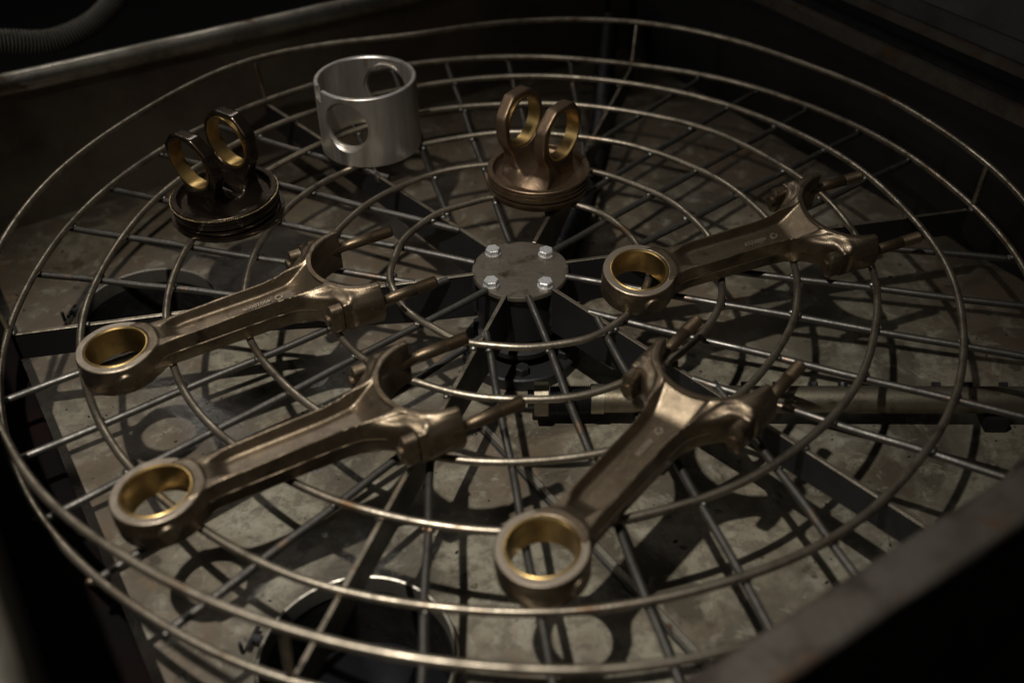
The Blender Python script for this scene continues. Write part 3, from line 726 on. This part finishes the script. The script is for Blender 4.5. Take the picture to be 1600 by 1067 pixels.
def piston(label, loc, rz, tilt, m, oily):
    t = thing('piston', label, 'piston', (0, 0, 0), 'upturned piston crowns on the basket')
    me = boss_me if not oily else boss_me.copy()
    if oily: me.materials.clear()
    link('pin_boss', me, m, t, 60)
    R = 0.0512
    prof = [(0, 0), (0.0475, 0), (0.0490, 0.0012), (0.0490, 0.0050), (R-.0004, 0.0054), (R, 0.006), (R, 0.0086), (0.0475, 0.0088), (0.0475, 0.0108), (R, 0.0110), (R, 0.0136), (0.0475, 0.0138), (0.0475, 0.0160), (R, 0.0162), (R, 0.0180), (0.0475, 0.0182), (0.0475, 0.0204), (R, 0.0206), (R, 0.0228), (R-.0006, 0.0234),
            (0.0458, 0.0234), (0.0452, 0.0226), (0.0448, 0.0185), (0.0425, 0.0160), (0.034, 0.0158), (0, 0.0158)]
    link('crown_disc', lathe(prof, 120), m, t, 35)
    for z in (0.0147, 0.0191):
        a = -0.0013 if not oily else 0.0006
        bm = lathe([(0.0478, z-0.0006), (R+a, z-0.0006), (R+a, z+0.0006), (0.0478, z+0.0006)], 120, closed=True)
        o = link('piston_ring', bm, M['gold_ring'] if not oily else m, t, 30)
    if oily:
        bm = lathe([(0.0500, 0.0008), (0.0540, 0.0008), (0.0545, 0.0020), (0.0540, 0.0046), (0.0500, 0.0046)], 120, closed=True, mat4=Matrix.Rotation(math.radians(2.5), 4, 'X'))
        link('loose_ring', bm, m, t, 40)
        bm = bmesh.new()
        for k in range(170):
            a = 2*math.pi*k/170
            bmesh.ops.create_icosphere(bm, subdivisions=1, radius=0.00085, matrix=Matrix.Translation((0.0519*math.cos(a), 0.0519*math.sin(a), 0.0214)))
        o = link('coil_expander', bm, M['gold_ring'], t, 60); o['kind'] = 'stuff'
    for s in (1, -1):
        rot = Matrix.Translation((s*0.0235, 0, 0.068)) @ Matrix.Rotation(math.radians(90), 4, 'Y')
        bm = lathe([(0.0243, -0.0070), (0.0262, -0.0070), (0.0262, 0.0070), (0.0243, 0.0070)], 72, closed=True, mat4=rot)
        link('bronze_bushing', bm, M['bronze'], t, 40)
    t.matrix_world = Matrix.Translation(loc) @ Matrix.Rotation(tilt[0], 4, 'X') @ Matrix.Rotation(tilt[1], 4, 'Y') @ Matrix.Rotation(rz, 4, 'Z')
    return t
piston('dry brown upturned piston crown with two pin bosses just behind the hub', (0.0209, 0.1296, 0.0032), math.radians(-38.5), (0, 0), M['brown_piston'], False)
piston('oily black upturned piston crown with wet loose rings at upper left', (-0.2850, 0.0945, 0.0040), math.radians(53.6), (math.radians(1.0), math.radians(-2.0)), M['oily_piston'], True)

# ------------------------------------------------------------------ aluminium skirt cylinder with two round pin holes
def build_skirt():
    R, RI, H = 0.0532, 0.0478, 0.0768
    t = thing('piston_skirt', 'shiny silver open cylinder with round side holes between the two piston crowns', 'cylinder', (-0.1560, 0.2273, 0.0032))
    bm = lathe([(R-.0006, 0), (R, 0.0006), (R, H-0.0008), (R-.0010, H), (RI+.0012, H), (RI, H-0.0012), (RI, 0.0006), (RI+.0006, 0)], 160, closed=True)
    body = link('skirt_wall', bm, M['alu'], None, 0)
    az = math.radians(-111); zc = 0.0440
    cut = lathe([(0, -0.09), (0.0256, -0.09), (0.0256, 0.09), (0, 0.09)], 96, None, Matrix.Translation((0, 0, zc)) @ Matrix.Rotation(az, 4, 'Z') @ Matrix.Rotation(math.radians(90), 4, 'Y'))
    c1 = link('cut', cut, None, None, 0)
    cuts = [c1]
    for s in (0, math.pi):
        a = az+s
        m4 = Matrix.Translation((math.cos(a)*(R-0.0030), math.sin(a)*(R-0.0030), zc)) @ Matrix.Rotation(a, 4, 'Z') @ Matrix.Rotation(math.radians(90), 4, 'Y')
        cuts.append(link('cut', lathe([(0, 0), (0.0260, 0), (0.0320, 0.009), (0, 0.009)], 96, None, m4), None, None, 0))
    a = math.radians(-151)
    cuts.append(link('cut', box((math.cos(a)*R, math.sin(a)*R, H), 0.018, 0.014, 0.026, rot=Matrix.Rotation(a, 3, 'Z')), None, None, 0))
    for c in cuts:
        md = body.modifiers.new('b', 'BOOLEAN'); md.operation = 'DIFFERENCE'; md.object = c; md.solver = 'EXACT'
    dg = bpy.context.evaluated_depsgraph_get(); me = bpy.data.meshes.new_from_object(body.evaluated_get(dg))
    bpy.data.objects.remove(body)
    for c in cuts: bpy.data.objects.remove(c)
    me.materials.clear(); me.name = 'skirt_wall'
    o = link('skirt_wall', me, M['alu'], t, 28)
    for s in (0, math.pi):   # retaining groove lip in each pin hole
        a2 = az+s
        m4 = Matrix.Translation((math.cos(a2)*(RI+0.0005), math.sin(a2)*(RI+0.0005), zc)) @ Matrix.Rotation(a2, 4, 'Z') @ Matrix.Rotation(math.radians(90), 4, 'Y')
        link('hole_lip', lathe([(0.0238, -0.003), (0.0257, -0.003), (0.0257, -0.0005), (0.0238, -0.0005)], 72, closed=True, mat4=m4), M['alu'], t, 40)
build_skirt()
